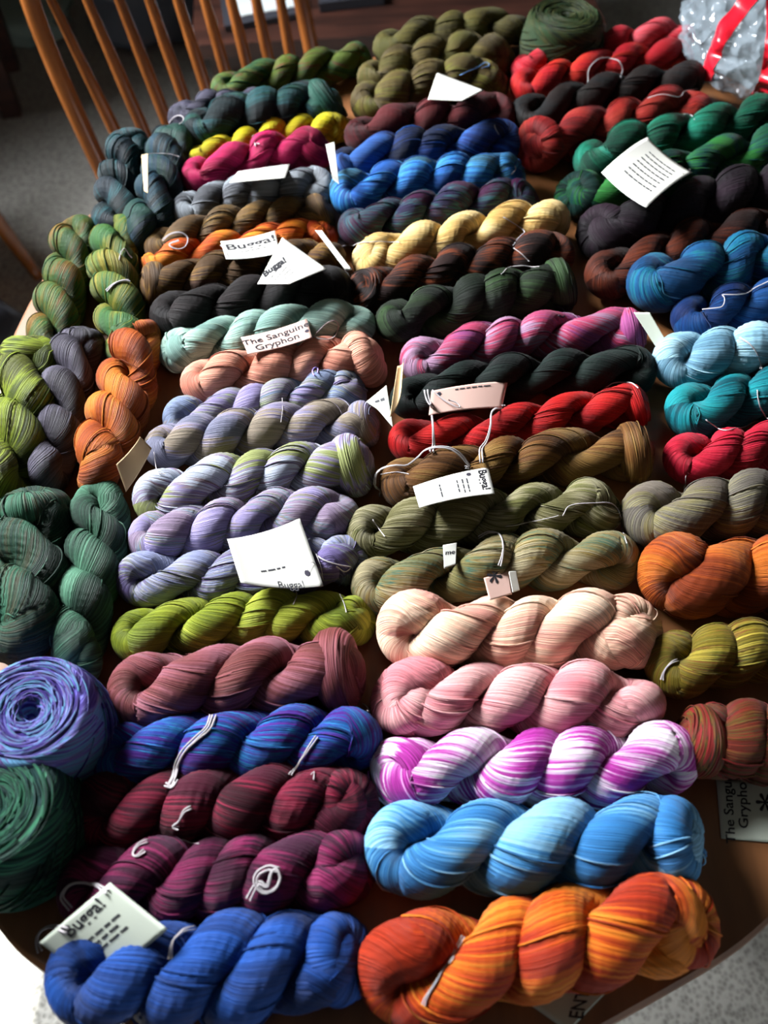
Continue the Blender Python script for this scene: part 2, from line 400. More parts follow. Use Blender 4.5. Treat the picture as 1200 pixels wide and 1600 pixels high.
def skein(key, label, px, T, lobes, cols, knot=1, style='fan', kn=1.0, lift=0.0, hand=-1, seed=1, ph=None, band=1.0, streak=.36,
          rough=.020, gain=1.0, shear=None, kang=None, name='yarn_skein', flat=1.0, nyarn=9):
    rng = np.random.RandomState(seed * 13 + 5)
    px = np.array(px, float)
    mid = px[len(px) // 2] if len(px) > 2 else px.mean(0)
    R = .028
    if T < 72: T *= 1.08
    for _ in range(4):
        R = T / 2 * depth(un(mid[0], mid[1], R)) / F
    z0 = R * .97 * flat + lift
    pts = [un(x, y, z0)[:2] for x, y in px]
    ax = Axis(pts, z0); L = ax.L
    small = T < 72
    nth = 44 if small else 64
    d, a0 = .49 * R, .555 * R
    m0 = m1 = d + a0 * .95
    if knot == 1: m1 += .35 * R
    if knot == 0: m0 += .35 * R
    Lr = L - m0 - m1
    lobes = lobes * (.64 if small else .70)
    nr = int((20 if small else 26) * lobes); nc = 9
    sh = ((.22 + 1.02 * R * PI * lobes / Lr) if shear is None else shear) * -hand
    t = np.linspace(0, 1, nr)
    ez = t - np.sin(2 * PI * t) / (2 * PI) * .12
    phs = ph if ph is not None else rng.uniform(-.5, .6)
    wv = rng.uniform(0, 6.28); ez = ez + .03 * np.sin(t * 9 + wv) * np.sin(PI * t) + .03 * np.sin(t * 5 + wv * 2) * np.sin(PI * t)
    phi = phs + hand * PI * lobes * ez
    mat = yarn_mat(cols, seed, band, streak, gain)
    C0 = ax(np.array([[L / 2, 0, 0]]))[0]; C0[2] = TABLE + lift
    root = empty(name, C0); tag(root, label, 'yarn', YG)
    def finish(nm, V, Q, UV):
        Wd = ax(V * np.array([1, 1, flat])); 
        TREE.append((Wd, Q)); me = mesh_np(nm, Wd - C0, Q, UV); return obj(nm, me, mat, root)
    for k in (0, 1):
        p = phi + k * PI
        psi = np.linspace(PI / 2, 0, nc)[:-1]; e0 = np.array([0, math.cos(p[0]), math.sin(p[0])]); e1 = np.array([0, math.cos(p[-1]), math.sin(p[-1])])
        X = np.array([1.0, 0, 0])
        cA = np.array([[m0, 0, 0]]) - d * np.sin(psi)[:, None] * X + d * np.cos(psi)[:, None] * e0
        nA = -np.sin(psi)[:, None] * X + np.cos(psi)[:, None] * e0
        E = np.stack([0 * p, np.cos(p), np.sin(p)], 1)
        dm = d * (1 + wob(rng, t * 6, [1, 2.3], .06))
        dm[0] = dm[-1] = d
        cB = np.column_stack([m0 + Lr * t, dm * E[:, 1], dm * E[:, 2]])
        ps2 = np.linspace(0, PI / 2, nc)[1:]
        cC = np.array([[L - m1, 0, 0]]) + d * np.sin(ps2)[:, None] * X + d * np.cos(ps2)[:, None] * e1
        nC = np.sin(ps2)[:, None] * X + np.cos(ps2)[:, None] * e1
        cen = np.vstack([cA, cB, cC]); nn = np.vstack([nA, E, nC])
        Tg = norm(np.gradient(cen, axis=0)); Tg[0] = e0; Tg[-1] = -e1; nn = norm(nn - Tg * (nn * Tg).sum(1, keepdims=True)); B = np.cross(Tg, nn)
        sl = cen[:, 0] / L
        a = a0 * (1 + wob(rng, sl * 12 + k * 3, [1, 2.1, 3.3], .26)) 
        a[:nc - 1] = a0 * .98 + (a[nc - 1] - a0 * .98) * np.cos(psi); a[-(nc - 1):] = a0 * .98 + (a[-nc] - a0 * .98) * np.cos(ps2)
        V, Q, UV, surf, s, am = ribbed(0, 0, R, cen, nn, B, a, (.98, 1.10), nth, rng, sh, rough, k * 7.7)
        parts = [(V, Q, UV)]
        for j in range(nyarn):
            n = len(cen); i0 = rng.randint(0, max(1, n - 24)); i1 = min(n, i0 + rng.randint(16, 34)); idx = np.arange(i0, i1)
            if len(idx) < 8: continue
            w = np.linspace(0, 1, len(idx)); bow = rng.uniform(.0, .05) * np.sin(w * PI)
            th = PI + rng.uniform(-2.0, 2.0) - sh * (s[idx] - s[idx].mean()) / am + rng.uniform(-.35, .35) * (w - .5)
            P = surf(idx, th, 1.035 + bow - .07 * (np.abs(w - .5) * 2) ** 6)
            tv, tq, tu = tube(P, .00065 if R > .024 else .0006, 4, caps=False)
            tu = tu * [10, .05] + [0, rng.uniform(0, 9)]
            parts.append((tv, tq, tu))
        V, Q, UV = join(parts)
        finish('strand', V, Q, UV)
    if knot is not None:
        xk = L - .93 * R * kn if knot == 1 else .93 * R * kn
        sg = 1 if knot == 1 else -1
        if kang is None: kang = (rng.uniform(.6, 1.1), rng.uniform(-.7, .2))
        al, be = kang
        n = np.array([sg * math.cos(al), math.sin(al) * math.sin(be), math.sin(al) * math.cos(be)])
        e1 = norm(np.cross(n, [0, 0, 1.0]) + 1e-6); e2 = np.cross(n, e1)
        nu = 72; u = np.linspace(0, 2 * PI, nu); rc = .46 * R * kn; at = .50 * R * kn * (1 + wob(rng, u, [1, 2, 3], .10))
        nt = 28; th = np.linspace(0, 2 * PI, nt + 1)
        rad = np.cos(u)[:, None] * e1 + np.sin(u)[:, None] * e2
        if style == 'fan':
            dd = 1 + rough * 1.1 * (np.sin(11 * u + 1) * .6 + np.sin(19 * u + rng.uniform(0, 6)) * .5 + np.sin(31 * u + rng.uniform(0, 6)) * .45)[:, None] * np.ones(nt + 1)
            UV = np.stack([np.tile(th * R * .5 * 10, nu), np.repeat(u * R * .95 * 10, nt + 1)], 1)
        else:
            dd = 1 + rough * (np.sin(7 * th + 1) * .6 + np.sin(13 * th + rng.uniform(0, 6)) * .5 + np.sin(23 * th) * .4)[None, :] * np.ones((nu, 1))
            UV = np.stack([np.repeat(u * R * 10, nt + 1), np.tile(th * R * .5 * 10, nu)], 1)
        ra = at[:, None] * dd; ra[-1] = ra[0]
        V = np.array([xk, 0, 0]) + rad[:, None, :] * (rc + ra * -np.cos(th)[None, :])[..., None] + n * (ra * np.sin(th)[None, :] * .95)[..., None]
        Q = gridfaces(nu, nt + 1)
        parts = [(V.reshape(-1, 3), Q, UV + 20)]
        for j in range(5):
            u0 = rng.uniform(0, 6.28); w = np.linspace(0, 1, 18); uu = u0 + (w * .5 if style == 'fan' else w * 2.5)
            tt = (w * 3.4 + .3) if style == 'fan' else (PI / 2 + rng.uniform(-.6, 1) + w * .3)
            rr = .50 * R * kn * 1.05
            P = np.array([xk, 0, 0]) + (np.cos(uu)[:, None] * e1 + np.sin(uu)[:, None] * e2) * (rc - rr * np.cos(tt) * np.ones(18))[:, None] + n * (rr * np.sin(tt) * .95 * np.ones(18))[:, None]
            tv, tq, tu = tube(P, .0006, 4, caps=False); parts.append((tv, tq, tu * [10, .05] + [0, j]))
        finish('tucked_loop', *join(parts))
    SKEINS[key] = dict(root=root, R=R, ax=ax, L=L, mat=mat)
    return root

def sk(*a, **k): return skein(*a, **k)
# near rows
sk('royal', 'royal blue skein nearest the camera, beside the bright orange one', [(73,1520),(230,1525),(420,1508),(592,1488)], 150, 4.6, ['#1c3f80','#244f9c','#2c60b8'], knot=1, kn=.95, seed=1, ph=.2)
sk('orange', 'bright orange and rust skein at the near end of the table', [(556,1515),(700,1512),(850,1478),(980,1445),(1130,1440)], 158, 4.4, ['#b3381a','#d2531b','#e0701f','#e88a2c'], seed=2, ph=.9, band=.8, kn=.92)
sk('sky', 'sky blue skein with pale blue lobes, behind the bright orange one', [(568,1322),(773,1325),(933,1320),(1120,1308)], 142, 4.4, ['#3a80bc','#4a92cc','#6eaeda','#8cc0e2'], seed=3, ph=.3, band=.7, streak=.3)
sk('magenta', 'white and magenta speckled skein behind the sky blue one', [(572,1212),(773,1198),(930,1196),(1092,1190)], 118, 5.2, ['#b83aa4','#d27cc6','#e0b0dc','#e8dce8','#dcb4d8','#ece2ea'], knot=0, style='wrap', seed=4, band=.9, streak=.4)
sk('pink', 'rose pink skein between the peach and the magenta one', [(574,1090),(736,1092),(900,1095),(1040,1100)], 116, 5.0, ['#d9868e','#e5a3a6','#eab4b2'], knot=0, seed=5, ph=.5, kn=1.05)
sk('peach', 'pale peach skein with a tucked fan-shaped end, behind the rose pink one', [(588,985),(773,988),(910,985),(1042,985)], 118, 4.8, ['#dd9f90','#eebfa4','#f5d6bb'], seed=6, ph=.7, kn=1.05)
sk('plum_low', 'dark plum skein directly behind the royal blue one', [(90,1402),(250,1378),(430,1362),(596,1352)], 122, 6.0, ['#521a3c','#7c2250','#9a3064','#582446'], seed=7, ph=.2)
sk('plum_up', 'dark wine red skein between the plum one and the blue-purple one', [(112,1275),(270,1262),(430,1252),(596,1262)], 118, 6.0, ['#4c1628','#7a1c38','#9c2848','#5e1a34'], seed=8, ph=.6)
sk('bluepurple', 'deep blue skein streaked with purple and turquoise, tied with white thread', [(142,1190),(300,1172),(450,1160),(598,1160)], 112, 5.0, ['#5a2a98','#2444a4','#1f70b8','#28308a','#2a98cc','#3a48b0'], seed=9, knot=None, streak=.6, band=1.2)
sk('mauve', 'mauve-brown skein in front of the olive green one', [(168,1085),(300,1072),(450,1055),(592,1045)], 118, 3.8, ['#7c4240','#96545a','#a86c7a'], seed=10, style='wrap', kn=1.18, kang=(.25, 0))
sk('olive', 'bright olive green skein directly in front of the blank white tag', [(174,998),(320,975),(460,965),(594,972)], 84, 6.2, ['#6c7a1c','#8f9c2a','#a3ac3c'], seed=11)
# lavender cluster
LAV = ['#77708f','#a5a0ba','#8f86a8','#8b9470','#b4aec4','#7f8fa8','#8a7a80']
sk('lav_e', 'silver lavender skein with blue lobes, under the lower edge of the blank white tag', [(180,905),(320,905),(460,888),(575,868)], 86, 5.0, ['#8f96b8','#a9a7a8','#7c84b6','#8c9076','#75699a'], seed=12, kn=1.0, kang=(1.2, -.3))
sk('lav_d', 'grey lavender skein with a pink tinge, behind the blank white tag', [(200,848),(300,832),(440,806),(562,806)], 84, 6.0, ['#98869f','#b4a4b4','#84a0b4','#988a6c','#a49ac6'], seed=14, knot=None)
sk('lav_c', 'lavender skein with a yellow-green end lobe, behind the grey lavender ones', [(208,790),(330,762),(450,738),(600,722)], 88, 5.4, ['#98a068','#aaa6b4','#9088b8','#947c7c','#b8c0d0'], seed=15, style='wrap', kn=1.25, kang=(.3, .1))
sk('lav_b', 'lavender grey skein second from the salmon one', [(225,705),(330,688),(460,668),(606,662)], 80, 6.0, ['#7c7e94','#a6a2b2','#8e88b0','#a4989a','#948878'], seed=16, style='wrap', kang=(.4, 0))
sk('lav_a', 'lavender and sage green skein right in front of the salmon one', [(255,662),(370,645),(470,620),(578,606)], 72, 6.0, ['#8492b0','#939a7e','#aa9cc4','#98a872','#9a90ba'], seed=17, band=.8)
sk('salmon', 'salmon peach skein with a rounded fan end, in front of the mint one', [(282,602),(370,590),(490,568),(614,558)], 80, 5.0, ['#cf8570','#dc9a82','#e2a58e'], seed=18, kn=1.22, kang=(.5, .5))
sk('mint', 'pale mint green skein under the printed cream tag', [(244,552),(350,535),(480,515),(588,505)], 80, 5.6, ['#7fa298','#9cbdb0','#aecabc'], seed=19, knot=0, kn=.9)
sk('black', 'black-brown skein behind the mint one', [(234,500),(350,482),(450,462),(566,450)], 82, 5.0, ['#181112','#221a1a','#2a1f20'], seed=20)
sk('coffee', 'coffee brown and gold skein in front of the narrow flame orange one', [(206,452),(300,436),(400,420),(540,398)], 62, 6.6, ['#5c4326','#75552e','#93702f','#6c4d3c'], knot=0, seed=21, style='wrap', kn=1.1, kang=(.3, 0))
sk('flame', 'narrow flame orange skein under the printed white tags', [(220,418),(310,398),(420,380),(528,358)], 52, 6.0, ['#bf3f16','#d8641c','#e08c24'], seed=22, kn=1.1)
sk('bronze', 'bronze brown skein behind the flame orange one', [(226,392),(320,368),(420,346),(532,332)], 60, 6.4, ['#5a4628','#7a6036','#8a6a34','#6a5236'], seed=23, style='wrap', kn=1.1, kang=(.3, .2))
sk('grey', 'slate grey skein between the crimson and the bronze ones', [(270,340),(350,318),(430,302),(524,290)], 64, 6.0, ['#585a60','#7c8088','#989fa6'], seed=24, knot=None)
sk('crimson', 'crimson pink skein with a fat end lobe, in front of the yellow one', [(284,284),(360,262),(440,238),(524,232)], 60, 4.0, ['#9c0f44','#b8165a','#c2205f'], seed=25, kn=1.1, style='wrap', kang=(1.0, .2))
sk('yellow', 'acid yellow skein between the crimson and the dark teal ones', [(294,252),(380,228),(460,205),(552,200)], 44, 7.0, ['#a89c0c','#c8bc14','#d4c828'], seed=26)
sk('teal_l', 'dark teal skein with a large striped end loop, behind the yellow one', [(285,208),(370,190),(460,170),(548,160)], 68, 4.4, ['#142c30','#1f4a50','#2e6a70','#1d3a3c','#24584a'], seed=27, style='wrap', kn=1.15, kang=(.6, .4))
sk('purplegrey', 'small purple-grey skein behind the dark teal one', [(262,188),(330,172),(420,158)], 46, 4.0, ['#3c3a4c','#575468','#2c3040'], seed=28, knot=0)
sk('greenmulti', 'green and gold variegated skein at the far edge near the chair', [(330,146),(400,128),(480,112),(586,84)], 50, 5.6, ['#2c5a34','#6c7a24','#2f6b40','#7a3a24','#586a20'], seed=29, band=1.3)
sk('olive_a', 'dark olive skein at the far edge of the table beside the round green cake', [(585,82),(670,62),(745,48),(830,48)], 62, 5.0, ['#4c4622','#68602e','#5c5a2a'], seed=30, knot=None)
sk('olive_b', 'olive brown skein second from the far edge', [(560,128),(640,105),(720,88),(808,84)], 62, 5.2, ['#54482a','#6f6234','#646030'], seed=31)
sk('olive_c', 'olive skein with a yellow-green lobe by the small white tag, behind the maroon one', [(552,172),(630,148),(700,130),(796,122)], 66, 4.8, ['#5c4e2c','#7a6a36','#76782c','#6a5c34'], seed=32, kang=(1.0, 0))
sk('maroon', 'dark maroon skein behind the navy blue one', [(538,215),(620,202),(720,186),(806,180)], 72, 4.0, ['#46141a','#641c22','#6c262a'], seed=33, knot=None)
sk('navy', 'navy blue skein behind the bright blue one', [(516,262),(600,246),(710,228),(816,220)], 62, 6.0, ['#1c2a4c','#24407e','#2b4c94','#3a6ab4'], seed=34, knot=None, band=.6)
sk('bright', 'bright azure blue skein in front of the navy one', [(516,310),(590,296),(700,280),(828,270)], 66, 6.2, ['#2560b0','#2f7ed0','#4aa0dc','#3f6f88'], seed=35, kn=.95, band=.8)
sk('tealpurple', 'teal and purple skein behind the cream one', [(530,362),(620,344),(730,322),(846,308)], 64, 6.0, ['#4c1844','#2c5a60','#561e48','#347074','#322a54'], seed=36, style='wrap', band=1.1)
sk('cream', 'cream yellow skein in the middle of the dark ones', [(548,408),(650,388),(760,362),(890,345)], 72, 5.4, ['#c9a25e','#dcbb78','#e8cd92'], knot=0, seed=37, ph=.8, kn=.95)
sk('rust', 'dark brown and rust skein in front of the cream one', [(536,462),(640,440),(760,412),(896,392)], 68, 5.8, ['#2c1a18','#44241c','#8a4420','#38201c'], knot=0, seed=38, style='wrap', band=.9)
sk('forest', 'forest green skein behind the raspberry pink one', [(588,510),(690,488),(790,460),(912,440)], 82, 5.0, ['#1c281c','#2c3c26','#3e5a34'], seed=39, style='wrap', kn=1.1, kang=(.2, 0))
sk('raspberry', 'raspberry pink skein with a mauve end, in front of the forest green one', [(628,575),(740,545),(850,522),(1022,518)], 72, 5.8, ['#a05088','#b8587e','#c43860','#a884a0'], seed=40, kn=1.12, band=.7, style='wrap', kang=(.3, 0))
sk('blackgreen', 'blackish green skein under the pinkish tag', [(610,632),(740,600),(880,584),(1024,578)], 74, 5.6, ['#101c1a','#182824','#1e322c'], seed=41, knot=None)
sk('red', 'scarlet red skein in front of the blackish green one', [(606,690),(740,680),(880,650),(1024,630)], 72, 5.4, ['#9c1014','#c01a1c','#cc2824'], seed=42, style='wrap', kn=1.05, kang=(.3, .1))
sk('brown', 'golden brown skein in front of the scarlet one', [(594,762),(720,738),(860,716),(1036,704)], 84, 5.2, ['#5c3c1e','#7a5228','#8a6a38'], seed=43, style='wrap', kn=1.25, kang=(.2, 0))
sk('khaki_a', 'khaki grey-green skein in front of the golden brown one', [(540,838),(660,822),(800,802),(976,792)], 88, 5.4, ['#6a6640','#8a8562','#a09a7c','#747444'], seed=44, style='wrap', kn=1.0, kang=(1.1, .3))
sk('khaki_b', 'khaki skein with teal patches, behind the pale peach one', [(548,920),(680,902),(830,876),(1000,880)], 90, 5.6, ['#7a7448','#4a7464','#92865c','#84703a','#9c9272'], seed=45, knot=None, band=1.1)
# right-hand column
sk('coral_a', 'coral red skein at the far edge of the table beside the clear bag', [(802,112),(880,88),(980,66),(1084,54)], 48, 6.2, ['#b81c30','#d03844','#d8606a'], seed=46, knot=None)
sk('coral_b', 'orange-red skein in front of the coral one', [(800,142),(880,122),(980,100),(1082,88)], 52, 6.0, ['#b01424','#c42420','#cc3c24'], seed=47, knot=None)
sk('charcoal', 'charcoal black skein between the orange-red and the brick red ones', [(800,190),(880,165),(980,142),(1098,124)], 60, 5.6, ['#201c18','#2e1f1c','#1c2022'], seed=48, knot=None)
sk('brick', 'brick red skein with a rosette end, behind the emerald ones', [(806,236),(900,212),(990,188),(1106,164)], 74, 4.4, ['#781416','#9a1e1e','#a43428'], knot=0, seed=49, kn=1.15, kang=(.6, -.6))
sk('emerald_a', 'emerald green skein behind the large tilted tag', [(905,262),(1000,228),(1100,205),(1240,178)], 74, 5.6, ['#0c4434','#12664c','#188068'], seed=50, knot=None)
sk('emerald_b', 'green skein with a lime patch and a blue-green end, under the large tilted tag', [(868,305),(960,300),(1080,262),(1240,226)], 72, 5.4, ['#0f3a34','#1f6a34','#165044','#1a4a60','#2c7a34'], knot=0, seed=51, band=1.0, kn=1.05)
sk('aubergine', 'aubergine black skein in front of the emerald ones', [(902,368),(1000,352),(1100,322),(1250,283)], 88, 4.8, ['#1c141c','#281a26','#342230'], knot=0, seed=52)
sk('darkrust', 'dark rust brown skein behind the peacock blue one', [(918,440),(1010,406),(1110,376),(1250,345)], 76, 5.0, ['#2c120c','#4c2012','#6e3016'], seed=53, knot=None)
sk('peacock', 'peacock blue skein with a big looped end', [(978,440),(1060,440),(1140,418),(1260,385)], 98, 3.4, ['#104a78','#1a6a98','#1c7c8c','#165a8c'], seed=54, knot=None, ph=.0, kn=1.0)
sk('deepblue', 'deep blue skein between the peacock and the ice blue ones', [(1054,508),(1120,490),(1190,476),(1280,455)], 80, 3.4, ['#0c2c64','#10407e','#16508c'], seed=55, knot=None)
sk('ice', 'ice blue skein behind the teal one', [(1020,568),(1100,560),(1170,550),(1290,530)], 92, 4.2, ['#6f9cb4','#94c2d6','#aed6e4'], seed=56, knot=None, ph=.5)
sk('teal', 'teal skein between the ice blue and the ruby red ones', [(1040,640),(1110,636),(1190,618),(1290,600)], 84, 3.4, ['#0c5c68','#12808c','#1c949a'], seed=57, knot=None, ph=.3)
sk('ruby', 'ruby red skein in front of the teal one', [(1036,712),(1110,716),(1190,702),(1290,690)], 80, 3.8, ['#9c0c24','#bc1434','#cc2440'], seed=58, knot=None, ph=.4)
sk('greykhaki', 'grey and khaki skein with a broad looped end, in front of the ruby red one', [(970,802),(1060,806),(1160,788),(1310,778)], 108, 3.8, ['#6c665e','#85806c','#8c8458','#7a7064'], seed=59, knot=None, ph=.2, band=.8)
sk('rustorange', 'rust orange skein in front of the grey and khaki one', [(996,892),(1080,900),(1180,900),(1310,898)], 124, 3.4, ['#8a3a14','#b0541c','#c46c24'], seed=60, knot=None, ph=.9)
sk('goldolive', 'golden olive skein with reddish streaks, in front of the rust orange one', [(1008,1042),(1090,1034),(1180,1020),(1310,1000)], 100, 4.2, ['#7a6c20','#94862c','#86502a','#6c7430','#a09038'], seed=61, knot=None, streak=.55)
sk('autumn', 'dark skein striped red, green and orange, in front of the golden olive one', [(1034,1145),(1110,1160),(1190,1152),(1310,1140)], 122, 3.0, ['#7a2a1c','#4c5a24','#8a4a1c','#2c3a20','#8c2424'], knot=0, style='wrap', kang=(.15, 0), seed=62, streak=.75, kn=1.0)
# left-hand columns (skeins lying the other way)
sk('dteal_a', 'dark teal skein lying lengthwise at the rim, outer one of the pair', [(205,205),(192,260),(182,310),(178,372)], 62, 5.0, ['#12282c','#1c4248','#265a60','#182c38'], seed=63, knot=0)
sk('dteal_b', 'dark teal and blue skein lying lengthwise, inner one of the pair', [(278,198),(262,250),(245,310),(218,385)], 72, 5.2, ['#12262c','#1f4a58','#1c3c54','#1c4a40'], seed=64, knot=0)
sk('moss_a', 'moss green and ochre skein lying lengthwise at the table rim', [(128,345),(108,410),(96,470),(72,560)], 74, 5.0, ['#35582a','#6a6420','#2f6a34','#7a5c1c'], seed=65, knot=None, band=1.3)
sk('moss_b', 'yellow-green skein lying lengthwise beside the moss and ochre one', [(188,345),(178,410),(184,470),(196,560)], 76, 5.4, ['#3a6a34','#747a24','#55702a','#8a8230'], seed=66, knot=None, band=1.2)
sk('lime', 'lime green skein at the rim of the table, lying lengthwise', [(62,522),(38,610),(24,690),(2,790)], 104, 3.6, ['#4c5a18','#78882a','#8c9c30','#565c1c'], seed=67, knot=0, style='wrap', kn=1.05)
sk('slate', 'slate purple skein lying lengthwise between the lime and the copper ones', [(132,508),(110,590),(92,660),(70,765)], 80, 5.0, ['#38343e','#54505e','#6c6878'], seed=68, knot=0)
sk('copper', 'copper orange skein lying lengthwise', [(222,500),(200,590),(175,670),(146,770)], 92, 5.0, ['#9a4414','#b85c1a','#cc7a28'], seed=69, knot=0, kn=.85)
sk('pine', 'pine green skein lying lengthwise with a curled near end', [(158,752),(152,850),(134,950),(112,1070)], 94, 5.2, ['#2c4a3c','#3f6652','#5a8a70'], seed=70, knot=1)
sk('loosegreen', 'loose spruce green and brown skein at the table rim, lying lengthwise', [(56,752),(42,850),(38,930),(30,1035)], 124, 2.6, ['#1f3c30','#2f5a48','#4a4a34','#3f7058'], seed=71, knot=0, style='fan', rough=.04, kn=1.1)

# ------------------------------------------------------------------ yarn cakes (wound balls)
def cake(label, px, Rtop, Rbot, H, cols, seed, hole=.16, gain=1.0, streak=.6):
    rng = np.random.RandomState(seed)
    c = un(px[0], px[1], H * .95); c[2] = TABLE
    root = empty('yarn_cake', c); tag(root, label, 'yarn', 'wound yarn cakes on the table')
    mat = yarn_mat(cols, seed, 1.2, streak, gain)
    prof = []
    for q in np.linspace(0, 1, 9): prof.append((Rbot * .93 * q, .0012))
    for q in np.linspace(-PI / 2, 0, 7)[1:]: prof.append((Rbot * (.90 + .10 * math.cos(q)), H * .22 * (1 + math.sin(q)) + .0012))
    for q in np.linspace(0, 1, 10)[1:-1]: prof.append((Rbot + (Rtop - Rbot) * q + .0025 * math.sin(q * PI), H * (.22 + .58 * q)))
    for q in np.linspace(0, PI / 2, 10): prof.append((Rtop * (.80 + .20 * math.cos(q)), H * (.80 + .20 * math.sin(q))))
    nside = len(prof)
    for q in np.linspace(1, 0, 34)[1:]:
        r = Rtop * .80 * q
        prof.append((max(r, .0006), H * (1 - .03 * (1 - q)) - (.16 * H * math.exp(-(r / (Rtop * hole)) ** 2))))
    prof = np.array(prof); n = len(prof); nt = 120
    th = np.linspace(0, 2 * PI, nt + 1)
    s = np.concatenate([[0], np.cumsum(np.linalg.norm(np.diff(prof, axis=0), axis=1))])
    ss = s[:, None] * np.ones(nt + 1)
    ph = ss * 10
    rid = .00018 * np.sin(ss / .0021 * 2 * PI * .5 + 2 * np.sin(3 * th)[None, :]) + (.00016) * np.sin(ss / .0051 * 2 * PI + 3 * np.sin(2 * th + 1)[None, :])
    side = (np.arange(n) < nside)[:, None]
    rr = prof[:, 0][:, None] + np.where(side, rid, 0); zz = prof[:, 1][:, None] + np.where(side, 0, rid * 1.3) * np.ones(nt + 1)
    rr = np.maximum(rr, 0.0003)
    V = np.stack([rr * np.cos(th) * 1.0, rr * np.sin(th), np.maximum(zz, .001)], -1).reshape(-1, 3)
    rm = Rtop
    UV = np.stack([(np.where(side, rm, np.maximum(prof[:, 0][:, None], .006)) * th[None, :] * 10 * .6).ravel(), (ss * 10 + .25 * th[None, :] * np.where(side, 1, .12)).ravel()], 1)
    # tile the seam: the start and end of the ring are hidden on the far side by the crossing yarns
    Q = gridfaces(n, nt + 1)
    o = obj('wound_body', mesh_np('wound_body', V, Q, UV), mat, root)
    TREE.append((V + c, Q))
    parts = []
    for j in range(120):      # visible strands circling the top face and crossing the side
        m = 40; w = np.linspace(0, 1, m); a0 = rng.uniform(0, 6.28)
        if j < 84:
            r0 = rng.uniform(.18, .82) * Rtop; a = a0 + w * rng.uniform(1.2, 3.5); r = np.clip(r0 + rng.uniform(-.16, .16) * Rtop * w + rng.uniform(.02, .14) * Rtop * np.cos(a - rng.uniform(0, 6.28)), .08 * Rtop, .90 * Rtop)
            z = H * (1 - .03 * (1 - r / Rtop / .8)) - .16 * H * np.exp(-(r / (Rtop * hole)) ** 2) + .0012 - H * .2 * np.clip((r / Rtop - .8) / .2, 0, 1) ** 2
        else:
            a = a0 + w * rng.uniform(.8, 1.8); q = .1 + .85 * w; r = (Rbot + (Rtop - Rbot) * q + .0025 * np.sin(q * PI)) + .0006; z = H * (.22 + .58 * q)
        P = np.stack([r * np.cos(a), r * np.sin(a), z], 1)
        tv, tq, tu = tube(P, .0007, 4, caps=False); parts.append((tv, tq, tu * [10, .05] + [0, rng.uniform(0, 9)]))
    V, Q, U = join(parts); tag(obj('surface_strands', mesh_np('surface_strands', V, Q, U), mat, root), kind='stuff')
    return root
cake('purple and blue wound yarn cake at the table rim, standing behind the dark green cake', (47,1112), .043, .045, .078, ['#4c3a98','#6a5cc0','#8a9ad8','#7a3a94','#6aa0c8'], 81)
cake('dark green wound yarn cake at the table rim nearest the camera', (-18,1262), .046, .052, .075, ['#1a4038','#2c6450','#3f8a66','#1f4a48'], 82)
cake('round dark olive wound yarn cake at the far edge of the table', (884,26), .050, .053, .066, ['#1f3018','#36401c','#4a4c20','#2c4a28'], 83, hole=.06)

# ------------------------------------------------------------------ laying things on the yarn
def build_bvh(tree):
    vs, qs = [], []; k = 0
    for V, Q in tree:
        vs.append(V); qs.append(np.asarray(Q) + k); k += len(V)
    return BVHTree.FromPolygons(np.concatenate(vs).tolist(), np.concatenate(qs).tolist(), all_triangles=False)
BV = build_bvh(TREE)
TAGV = []
def hit(px, py, tags=True):
    """nearest point seen at a pixel: yarn, tag or the table top"""
    d = ray(px, py); d = d / np.linalg.norm(d)
    P, nrm, _, dist = BV.ray_cast(Vector(CAM), Vector(d))
    best = (dist, P, nrm) if P is not None else None
    if tags:
        for b in TAGV:
            p2, n2, _, d2 = b.ray_cast(Vector(CAM), Vector(d))
            if p2 is not None and (best is None or d2 < best[0]): best = (d2, p2, n2)
    if best is None:
        return un(px, py, 0.0), np.array([0, 0, 1.0])
    n = np.array(best[2]);
    if np.dot(n, d) > 0: n = -n
    return np.array(best[1]), n

def tie(owner, px, r=.0008, mat=None, lift=.0008, arch=0.0, name='tie_string', strands=1):
    r = r * .62
    px = np.array(px, float)
    ln = np.linalg.norm(np.diff(px, axis=0), axis=1).sum(); n = max(8, int(ln / 4))
    q = catmull(px, n)
    P = []
    for x, y in q:
        h, nn = hit(x, y); P.append(h + nn * (lift + r))
    P = np.array(P)
    P += np.array([0, 0, 1.0]) * (arch * np.sin(np.linspace(0, PI, n)))[:, None]
    for _ in range(2): P[1:-1] = (P[:-2] + 2 * P[1:-1] + P[2:]) / 4
    parts = []
    for k in range(strands):
        off = (k - (strands - 1) / 2) * r * 2.6
        Tn = norm(np.gradient(P, axis=0)); side = norm(np.cross(Tn, [0, 0, 1.0]))
        w = np.sin(np.linspace(0, PI, n) * (1 + k % 2) + k)[:, None] * r * 1.1
        parts.append(tube(P + side * (off + w), r, 6))
    V, Q, U = join(parts)
    o = owner if not isinstance(owner, str) else SKEINS[owner]['root']
    V = V - np.array(o.location)
    ob = obj(name, clean(name, V, Q, U), mat or M_STRING, o)
    return ob

def text_mesh(body, bold=0.0):
    cu = bpy.data.curves.new('lettering', 'FONT'); cu.body = body; cu.align_x = 'CENTER'; cu.align_y = 'CENTER'
    cu.offset = bold; cu.resolution_u = 3
    o = bpy.data.objects.new('lettering', cu); me = o.to_mesh()
    V = np.array([v.co[:] for v in me.vertices]).reshape(-1, 3); me.calc_loop_triangles()
    T = np.array([t.vertices[:] for t in me.loop_triangles])
    o.to_mesh_clear(); bpy.data.objects.remove(o); bpy.data.curves.remove(cu)
    return V, T

